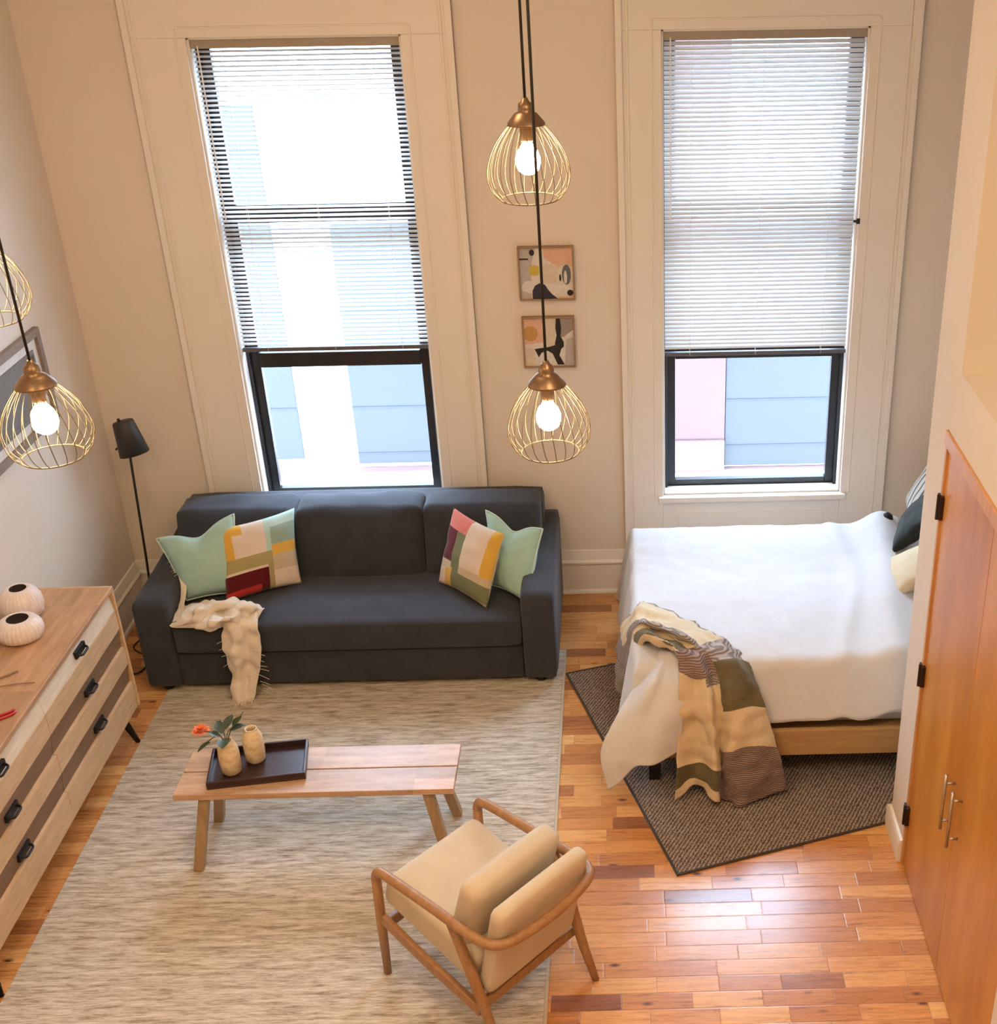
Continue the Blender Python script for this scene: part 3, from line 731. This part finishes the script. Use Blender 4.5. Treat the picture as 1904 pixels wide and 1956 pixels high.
TH = [[(0.002,-1.583,0.250),(0.045,-1.692,0.516),(0.102,-1.802,0.720),(0.148,-1.860,0.735),(0.212,-1.896,0.735),(0.258,-2.010,0.734),(0.256,-2.100,0.595),(0.250,-2.130,0.389),(0.243,-2.160,0.204),(0.232,-2.189,0.02)],
 [(-0.016,-1.568,0.250),(0.029,-1.692,0.536),(0.087,-1.817,0.765),(0.161,-1.883,0.790),(0.248,-1.942,0.765),(0.318,-2.020,0.717),(0.339,-2.100,0.538),(0.356,-2.11,0.341),(0.356,-2.13,0.204),(0.336,-2.150,0.085)],
 [(-0.034,-1.553,0.250),(0.014,-1.656,0.536),(0.078,-1.723,0.750),(0.172,-1.784,0.745),(0.290,-1.883,0.745),(0.368,-2.020,0.719),(0.403,-2.150,0.564),(0.423,-2.190,0.390),(0.436,-2.220,0.221),(0.434,-2.240,0.052)],
 [(-0.022,-1.542,0.250),(0.008,-1.589,0.526),(0.066,-1.704,0.765),(0.171,-1.800,0.800),(0.322,-1.903,0.780),(0.407,-1.985,0.704),(0.447,-2.100,0.551),(0.462,-2.120,0.354),(0.462,-2.130,0.169),(0.469,-2.182,0.02)],
 [(-0.041,-1.522,0.240),(-0.012,-1.525,0.516),(0.059,-1.591,0.735),(0.171,-1.661,0.750),(0.359,-1.816,0.745),(0.468,-1.985,0.709),(0.510,-2.130,0.584),(0.516,-2.180,0.395),(0.502,-2.200,0.236),(0.516,-2.21,0.02)],
 [(-0.039,-1.516,0.240),(-0.022,-1.440,0.496),(0.055,-1.520,0.735),(0.158,-1.552,0.745),(0.402,-1.755,0.735),(0.537,-1.965,0.70),(0.588,-2.110,0.584),(0.619,-2.160,0.410),(0.630,-2.200,0.256),(0.575,-2.247,0.02)],
 [(-0.048,-1.506,0.240),(-0.033,-1.348,0.476),(0.073,-1.441,0.710),(0.140,-1.411,0.716),(0.449,-1.733,0.716),(0.602,-1.920,0.670),(0.661,-2.080,0.562),(0.720,-2.120,0.369),(0.761,-2.150,0.221),(0.798,-2.160,0.062)]]
def tmat(u, v):
    # u across the throw, v from the foot hem to the near-side hem
    if v < .12: return 2
    if v < .47:
        if u > .93: return 2
        k = int(u * 7)
        return [0, 1, 0, 2, 0, 0, 0][k]
    if u > .55:
        if v < .55: return 2
        if v < .70: return 1
        if v < .83: return 0
        return 3
    if v < .60: return 3
    if v < .88: return 0 if u < .32 or v > .62 else 2
    return (1 if v < .955 else 0) if u < .38 else 2
tb = cloth('bed_throw', TH, ['t_cream', 't_olive', 't_grey', 't_mauve'], n=10, amp=.020, freq=15, thick=.007, matfn=tmat, ripple=.0014)
tag(tb, 'cream olive and mauve checked throw draped over the near foot corner of the bed', 'blanket')

def bedpillow(name, label, BL, BR, TL, TR, T, m, **k): return pillow(name, label, BL, BR, TL, TR, T, m, group='pillows at the head of the bed', n=20, **k)
bedpillow('bed_pillow', 'dark green-black pillow at the head of the bed, half hidden by the closet edge', (1.50, -.96, .735), (1.66, -.50, .735), (1.72, -1.02, .98), (1.88, -.56, .98), .07, 'pil_dark')
bedpillow('bed_pillow', 'beige pillow nearest the closet at the head of the bed', (1.43, -1.40, .70), (1.44, -1.00, .70), (1.76, -1.38, .88), (1.78, -1.02, .88), .06, 'pil_beige')
bedpillow('bed_pillow', 'grey and white striped pillow leaning in the far corner of the bed head', (1.68, -.62, .70), (1.74, -.20, .70), (1.92, -.66, 1.12), (1.98, -.24, 1.12), .07, 'pil_stripe')
bm = bmesh.new(); lathe(bm, [(0, -.03), (.022, -.028), (.034, -.005), (.03, .02), (.012, .036), (0, .038)], 14)
ts = build('tassel', bm, 'tassel', smooth=True, loc=(1.56, -.53, .745)); tag(ts, 'small black tassel beside the dark pillow on the bed', 'tassel')

# ================================================================== COFFEE TABLE
ct = thing('coffee_table', 'low bench-style coffee table of mixed acacia planks on the striped rug', 'table', (-1.437, -2.42, .009))
bx, by = .64, .175
for ya, yb in ((-by, -.004), (.003, by)): boxo('table_top', (-bx, bx, ya, yb, .400, .431), 'bench', ct, .003)
boxo('stretcher', (-bx + .12, bx - .12, -.02, .02, .365, .400), 'benchleg', ct, .003)
for sx in (-1, 1):
    for sy in (-1, 1):
        bm = bmesh.new(); rtube(bm, [(sx * (bx - .13), sy * (by - .05), .401), (sx * (bx - .05), sy * (by + .005), .0)], .046, .046, (0, 1, 0)); build('leg', bm, 'benchleg', ct, bevel=.003)
tr = thing('tray', 'dark espresso rectangular tray on the left half of the coffee table', 'tray', (-1.728, -2.392, .4405), math.radians(8.6))
TW, TD = .222, .138
boxo('base', (-TW, TW, -TD, TD, 0, .008), 'tray', tr, .002)
bm = bmesh.new()
for q in ((-TW, TW, -TD, -TD + .012), (-TW, TW, TD - .012, TD), (-TW, -TW + .012, -TD + .012, TD - .012), (TW - .012, TW, -TD + .012, TD - .012)): box(bm, q[0], q[1], q[2], q[3], .008, .038)
build('rim', bm, 'tray', tr, bevel=.002)
def vase(label, x, y):
    t = thing('bud_vase', label, 'vase', (x, y, .449), 0, 'small cream vases on the tray')
    bm = bmesh.new(); lathe(bm, [(0, 0), (.038, 0), (.044, .007), (.048, .05), (.049, .10), (.046, .135), (.037, .158), (.028, .168), (.027, .174), (.029, .178), (.024, .178), (.022, .165), (.03, .13), (.03, .05), (0, .04)], 28)
    build('body', bm, 'stone', t, smooth=True); return t
vase('mottled cream vase at the front of the tray holding the coral flower', -1.842, -2.435)
vase('mottled cream vase standing behind the flower vase on the tray', -1.752, -2.345)
def leafmesh(bm, p, d, L, w, up=(0, 0, 1)):
    p, d, up = Vector(p), Vector(d).normalized(), Vector(up); s = d.cross(up).normalized(); u = s.cross(d)
    C = []; Lf = []; Rt = []
    for k in range(7):
        t = k / 6; ww = w * math.sin(PI * min(1, t * .93 + .05)) ** .8; c = p + d * (L * t) - u * (.18 * L * t * t)
        C.append(bm.verts.new(c)); Lf.append(bm.verts.new(c + s * ww + u * ww * .3)); Rt.append(bm.verts.new(c - s * ww + u * ww * .3))
    for k in range(6):
        bm.faces.new((C[k], Lf[k], Lf[k + 1], C[k + 1])); bm.faces.new((Rt[k], C[k], C[k + 1], Rt[k + 1]))
fo = Vector((-1.842, -2.435, .625))
fw = thing('flower_sprig', 'coral flower with dark green leaves standing in the front vase', 'flower', fo)
bm = bmesh.new(); ends = [(-.125, .05, .02), (-.03, .06, .075), (.035, .03, .06), (.07, .10, .09), (-.10, -.01, -.01), (.01, -.03, .03)]
for e in ends: tube(bm, spline([(0, 0, -.06), (e[0] * .25, e[1] * .25, .03), e], 5), .0022, 5)
build('stems', bm, 'leaf', fw, smooth=True)
for p, d, L, w in (((-.01, .0, .04), (-.4, .7, .5), .075, .026), ((.02, .02, .04), (.8, .3, .3), .07, .024), ((.0, -.02, .02), (.1, -.8, .1), .065, .028), ((-.07, -.01, .0), (-.8, -.4, -.3), .07, .017), ((.0, .02, .05), (.2, .8, .5), .08, .022), ((.03, .04, .05), (.5, .7, .6), .06, .018), ((-.02, -.01, .03), (-.6, .0, .4), .055, .02)):
    bm = bmesh.new(); leafmesh(bm, p, d, L, w); build('leaf', bm, 'leaf', fw, smooth=True)
bm = bmesh.new()
for ring, (rad, cnt, tilt) in enumerate(((.012, 6, 1.2), (.022, 8, .7), (.032, 9, .25))):
    for k in range(cnt):
        a = 2 * PI * k / cnt + ring * .4; d = Vector((math.cos(a) * math.cos(tilt), math.sin(a) * math.cos(tilt), math.sin(tilt)))
        leafmesh(bm, Vector((-.125, .05, .02)) + d * .004, d, .022 + rad * .6, .013)
build('petals', bm, 'coral', fw, smooth=True)

# ================================================================== ARMCHAIR (local: +y is where the sitter looks)
ch = thing('armchair', 'oak-framed lounge chair with oatmeal cushions facing the coffee table', 'chair', (-.584, -3.298, .009), math.radians(49.2))
# continuous arm and back bow
arm = [(-.285, .345, .0), ]
for s in (-1, 1):
    bm = bmesh.new(); tube(bm, [(s * .287, .352, 0), (s * .286, .348, .3), (s * .285, .342, .535)], [.017, .021, .021], 12); build('front_leg', bm, 'oak', ch, smooth=True)
    bm = bmesh.new(); tube(bm, [(s * .285, -.10, .555), (s * .280, -.19, .33), (s * .27 - .012 * (s > 0), -.245 - .035 * (s > 0), .13), (s * .262 - .02 * (s > 0), -.285 - .075 * (s > 0), -.0085 * (s > 0))], [.020, .024, .021, .015], 12); build('rear_leg', bm, 'oak', ch, smooth=True)
    bm = bmesh.new(); rtube(bm, [(s * .285, .335, .318), (s * .285, .06, .232), (s * .280, -.225, .155)], .026, .056); build('side_rail', bm, 'oak', ch, bevel=.006)
bm = bmesh.new()
bow = spline([(-.285, .342, .53), (-.285, .325, .568), (-.286, .27, .580), (-.288, .0, .572), (-.29, -.20, .562), (-.275, -.31, .560), (-.20, -.362, .560), (0, -.385, .562), (.20, -.362, .560), (.275, -.31, .560), (.29, -.20, .562), (.288, .0, .572), (.286, .27, .580), (.285, .325, .568), (.285, .342, .53)], 8)
tube(bm, bow, .021, 12); build('arm_bow', bm, 'oak', ch, smooth=True)
for y, z in ((.32, .295), (-.21, .165)):
    bm = bmesh.new(); rtube(bm, [(-.27, y, z), (.27, y, z)], .03, .05); build('cross_rail', bm, 'oak', ch, bevel=.006)
def chaircush(name, c, h, r, rotx, puff, puffy=0):
    bm = bmesh.new(); softbox(bm, (0, 0, 0), *h, r, puff, 14, puffy=puffy); return build(name, bm, 'chairf', ch, smooth=True, loc=c, rot=(rotx, 0, 0))
chaircush('seat_cushion', (0, .085, .375), (.255, .275, .080), .035, math.radians(16), .014)
chaircush('back_cushion', (0, -.115, .555), (.245, .055, .175), .04, math.radians(18), .006, .018)
chaircush('back_panel', (0, -.262, .455), (.250, .040, .245), .034, math.radians(14), .004, .006)

# ================================================================== DRESSER
dx0, dx1, dy0, dy1 = -3.085, -2.62, -3.42, -1.485
dr = thing('dresser', 'long wooden dresser with whitewashed and brown banded drawers along the left wall', 'dresser', ((dx0 + dx1) / 2, (dy0 + dy1) / 2, 0))
ax, ay = -(dx0 + dx1) / 2, -(dy0 + dy1) / 2
def D(name, q, m, parent=dr, bevel=.003):
    return boxo(name, (q[0] + ax, q[1] + ax, q[2] + ay, q[3] + ay, q[4], q[5]), m, parent, bevel)
D('body', (dx0, dx1 - .03, dy0 + .02, dy1 - .02, .225, .905), 'dbrown')
D('top', (dx0, dx1 + .004, dy0 + .004, dy1 - .004, .905, .932), 'dtop')
for y0_, y1_ in ((dy1 - .022, dy1), (dy0, dy0 + .022)):
    D('side_panel', (dx0, dx1 + .006, y0_, y1_, .205, .933), 'dlight', bevel=.006)
D('plinth', (dx0, dx1 - .004, dy0 + .022, dy1 - .022, .205, .255), 'dlight')
ymid = (dy0 + dy1) / 2
for c, (ya, yb) in enumerate(((ymid + .002, dy1 - .025), (dy0 + .025, ymid - .002))):
    for r_ in range(3):
        zt = .902 - r_ * .215; zb_ = zt - .211; zm = zt - (.098 if r_ == 0 else .105)
        bm = bmesh.new(); X0 = dx1 - .03 + ax; X1 = dx1 + ax
        # upper band slopes inward towards the bottom, lower band is proud
        for (za, zc, xa, xc, mi) in ((zm, zt, X1 - (.002 if r_ == 0 else .016), X1 - (.016 if r_ == 0 else .002), 0), (zb_, zm, X1, X1, 1)):
            vs = [bm.verts.new(p) for p in ((X0, ya + ay, za), (X0, yb + ay, za), (X0, ya + ay, zc), (X0, yb + ay, zc), (xa, ya + ay, za), (xa, yb + ay, za), (xc, ya + ay, zc), (xc, yb + ay, zc))]
            for f in ((0, 1, 3, 2), (4, 5, 7, 6), (0, 1, 5, 4), (2, 3, 7, 6), (0, 2, 6, 4), (1, 3, 7, 5)): bm.faces.new([vs[i] for i in f]).material_index = mi
        dw = build('drawer', bm, ['dwhite' if r_ == 0 else 'dbrown', 'dlight'], dr, bevel=.0015)
        bm = bmesh.new(); hy = (ya + yb) / 2 + ay; zz = (zm + zt) / 2
        box(bm, X1 - .012, X1 + .004, hy - .058, hy + .058, zz - .018, zz + .018)
        tube(bm, spline([(X1, hy - .045, zz), (X1 + .022, hy - .035, zz - .006), (X1 + .024, hy, zz - .008), (X1 + .022, hy + .035, zz - .006), (X1, hy + .045, zz)], 4), .006, 8)
        build('handle', bm, 'iron', dw, bevel=.001)
for x, sx in ((dx1 - .07, 1), (dx0 + .06, -.3)):
    for y, sy in ((dy1 - .12, 1), (dy0 + .12, -1)):
        bm = bmesh.new(); tube(bm, [(x + ax, y + ay, .215), (x + sx * .04 + ax, y + sy * .055 + ay, .0)], [.024, .013], 12); build('leg', bm, 'iron', dr, smooth=True)
def jar(label, x, y, prof):
    t = thing('ribbed_vase', label, 'vase', (x, y, .932), 0, 'ribbed white vases on the dresser')
    bm = bmesh.new(); lathe(bm, prof, 120, ribs=30, amp=.035); build('body', bm, 'ceramic', t, smooth=True)
    r, z = prof[-1]; bm = bmesh.new(); lathe(bm, [(r, z + .001), (r * .98, z - .004), (r * .9, z - .03), (0, z - .035)], 32); build('opening', bm, 'dark_in', t, smooth=True)
jar('squat white ribbed vase with a dark opening, nearer of the pair on the dresser', -2.875, -1.985, [(0, 0), (.075, 0), (.098, .014), (.106, .042), (.102, .072), (.085, .096), (.060, .108), (.050, .106)])
jar('taller white ribbed vase standing behind the squat one on the dresser', -2.945, -1.775, [(0, 0), (.065, 0), (.090, .02), (.100, .065), (.096, .105), (.078, .138), (.052, .158), (.040, .155)])
tw = cloth
bm = bmesh.new(); tube(bm, spline([(-2.66, -2.39, .938), (-2.75, -2.40, .938), (-2.86, -2.44, .938), (-2.96, -2.50, .938)], 5), .0028, 6); tw = build('twig', bm, 'twig', smooth=True)
tag(tw, 'thin dry twig lying on the dresser, the one nearer the drawers', 'twig', 'dry twigs on the dresser')
bm = bmesh.new(); tube(bm, spline([(-2.775, -2.29, .939), (-2.83, -2.345, .939), (-2.90, -2.40, .939)], 5), .005, 6); tw = build('twig', bm, 'twig', smooth=True)
tag(tw, 'short thick dry twig on the dresser, the one farther from the drawers', 'twig', 'dry twigs on the dresser')
bm = bmesh.new()
tube(bm, spline([(-2.80, -2.70, .938), (-2.70, -2.64, .938), (-2.665, -2.610, .938), (-2.655, -2.628, .938), (-2.67, -2.65, .938), (-2.72, -2.69, .938), (-2.82, -2.76, .938)], 5), .006, 8)
tag(build('red_clip', bm, 'red', smooth=True), 'small red plastic loop lying at the edge of the dresser top', 'clip')

# ================================================================== PICTURES
def picture(label, x0, x1, z0, z1, shapes):
    t = thing('framed_picture', label, 'picture', ((x0 + x1) / 2, 0, (z0 + z1) / 2), 0, 'abstract pictures between the windows')
    hx, hz = (x1 - x0) / 2, (z1 - z0) / 2; bm = bmesh.new(); f = .009
    for q in ((-hx, hx, hz - f, hz), (-hx, hx, -hz, -hz + f), (-hx, -hx + f, -hz + f, hz - f), (hx - f, hx, -hz + f, hz - f)): box(bm, q[0], q[1], -.034, -.001, q[2], q[3])
    build('frame', bm, 'pframe', t, bevel=.001)
    names = ['a_white']; bm = bmesh.new(); box(bm, -hx + f, hx - f, -.020, -.002, -hz + f, hz - f)
    W_, H_ = 2 * (hx - f), 2 * (hz - f)
    for li, (mk, pts) in enumerate(shapes):
        if mk not in names: names.append(mk)
        y = -.0203 - .0002 * li
        vs = [bm.verts.new((-W_ / 2 + W_ * min(max(u, 0), 1), y, -H_ / 2 + H_ * min(max(v, 0), 1))) for u, v in pts]
        bm.faces.new(vs).material_index = names.index(mk)
    build('print', bm, names, t); return t
def blob(cx, cz, rx, rz, n=20, rot=0, sq=1.0):
    o = []
    for k in range(n):
        a = 2 * PI * k / n; c, s = math.cos(a), math.sin(a); x = rx * math.copysign(abs(c) ** sq, c); z = rz * math.copysign(abs(s) ** sq, s)
        o.append((cx + x * math.cos(rot) - z * math.sin(rot), cz + x * math.sin(rot) + z * math.cos(rot)))
    return o
picture('upper square abstract picture with a yellow spot and navy mound between the windows', -.558, -.240, 1.942, 2.252, [
    ('a_grey', [(0, 0), (.30, 0), (.22, .25), (.2, .55), (.3, 1), (0, 1)]), ('a_peach', [(.45, 1), (1, 1), (1, .62), (.85, .68), (.7, .6), (.58, .72), (.46, .8)]),
    ('a_cream', [(.38, .3), (.7, .3), (.72, .66), (.5, .7), (.36, .6)]), ('a_white', blob(.16, .22, .14, .14)), ('a_grey', [(0, 0), (.34, 0), (.24, .10), (0, .16)]),
    ('a_yellow', blob(.27, .56, .09, .10, sq=.6)), ('a_black', blob(.24, .91, .05, .06)), ('a_black', [(.0, .77), (.17, .77), (.17, .80), (.0, .80)]),
    ('a_navy', [(.22, 0), (.22, .16), (.27, .26), (.36, .31), (.46, .28), (.52, .18), (.60, .08), (.70, 0)]),
    ('a_slate', blob(.88, .47, .085, .20)), ('a_white', blob(.86, .42, .03, .13)), ('a_black', blob(.76, .41, .02, .07)), ('a_black', blob(.94, .11, .06, .06)), ('a_peach', [(.72, 0), (1, 0), (1, .04), (.72, .03)])])
picture('lower square abstract picture with a branching black shape between the windows', -.556, -.250, 1.538, 1.845, [
    ('a_peach', [(0, .45), (.4, .5), (.42, 1), (0, 1)]), ('a_ochre', blob(.13, .68, .15, .16)), ('a_cream', [(.42, .4), (.62, .4), (.66, 1), (.42, 1)]),
    ('a_taupe', [(.66, .6), (.8, .6), (1, .75), (1, 1), (.66, 1)]), ('a_grey', [(.8, 0), (1, 0), (1, .6), (.85, .55)]), ('a_cream', [(0, 0), (.22, 0), (.2, .36), (0, .4)]),
    ('a_black', [(.66, 1), (.74, 1), (.76, .78), (.74, .62), (.80, .50), (.80, .40), (.72, .34), (.62, .36), (.62, .48), (.66, .64), (.64, .8)]),
    ('a_black', [(.20, .36), (.50, .40), (.70, .46), (.74, .34), (.70, .22), (.80, .02), (.66, .02), (.56, .26), (.46, .32), (.34, .28), (.28, .18)])])
wp = thing('framed_picture', 'large picture in a grey-brown frame on the left wall behind the lit pendant', 'picture', (XL, -1.10, 1.775))
hy, hz = .49, .255; bm = bmesh.new()
for q in ((-hy, hy, hz - .042, hz), (-hy, hy, -hz, -hz + .042), (-hy, -hy + .042, -hz + .042, hz - .042), (hy - .042, hy, -hz + .042, hz - .042)): box(bm, .001, .032, q[0], q[1], q[2], q[3])
build('frame', bm, 'gframe', wp, bevel=.002)
bm = bmesh.new(); box(bm, .001, .014, -hy + .042, hy - .042, -hz + .042, hz - .042); build('mat', bm, 'white_mat', wp)
bm = bmesh.new(); box(bm, .014, .018, -hy + .13, hy - .13, -hz + .10, hz - .10)
for q in ((-hy + .10, hy - .10, hz - .115, hz - .095), (-hy + .10, hy - .10, -hz + .095, -hz + .115), (-hy + .10, -hy + .12, -hz + .115, hz - .115), (hy - .12, hy - .10, -hz + .115, hz - .115)): box(bm, .014, .02, q[0], q[1], q[2], q[3])
build('print', bm, 'greyprint', wp)

# ================================================================== PENDANTS
def pendant(label, c, cx_=None):
    """c = centre of the cage"""
    x, y, z = c; t = thing('pendant_lamp', label, 'lamp', (x, y, z), 0, 'wire cage pendant lamps')
    prof = [(.034, .105), (.052, .092), (.080, .060), (.106, .020), (.122, -.025), (.125, -.055), (.118, -.085), (.104, -.108), (.088, -.122)]
    bm = bmesh.new(); N = 24
    for k in range(N):
        a = 2 * PI * k / N; P = spline([(r * math.cos(a + .25 * i / 8), r * math.sin(a + .25 * i / 8), zz) for i, (r, zz) in enumerate(prof)], 3); tube(bm, P, .0015, 5)
    for r, zz in ((.088, -.122), (.036, .104)):
        tube(bm, [(r * math.cos(2 * PI * k / 40), r * math.sin(2 * PI * k / 40), zz) for k in range(42)], .0025, 5, cap=False)
    build('cage', bm, 'brass', t, smooth=True)
    bm = bmesh.new(); lathe(bm, [(0, .168), (.008, .168), (.012, .158), (.020, .152), (.024, .138), (.022, .130), (.034, .124), (.044, .112), (.056, .098), (.058, .092), (.050, .092), (0, .100)], 28)
    build('cap', bm, 'bronze', t, smooth=True)
    bm = bmesh.new(); lathe(bm, [(0, .10), (.021, .10), (.021, .050), (.017, .044), (0, .044)], 20); build('socket', bm, 'bronze', t, smooth=True)
    bm = bmesh.new(); lathe(bm, [(0, .046), (.012, .044), (.018, .034), (.030, .018), (.037, -.002), (.037, -.020), (.030, -.038), (.016, -.049), (0, -.052)], 24); build('bulb', bm, 'bulb', t, smooth=True)
    bm = bmesh.new(); top = CEIL - .03 - z
    tube(bm, [(0, 0, .165), (0, 0, top)], .0042, 8); build('cord', bm, 'cable', t, smooth=True)
    bm = bmesh.new(); lathe(bm, [(0, top + .029), (.055, top + .029), (.055, top + .012), (.04, top), (0, top)], 24); build('canopy', bm, 'bronze', t, smooth=True)
    return t
pendant('lit wire pendant lamp, upper of the two hanging between the windows', (-.256, -3.324, 3.358))
pendant('lit wire pendant lamp, lower of the two hanging between the windows', (-.214, -3.66, 2.673))
pendant('lit wire pendant lamp hanging low at the left edge above the dresser', (-1.638, -3.833, 2.764))
pendant('wire pendant lamp cut by the left edge of the photo, higher of the left pair', (-1.852, -3.553, 3.085))
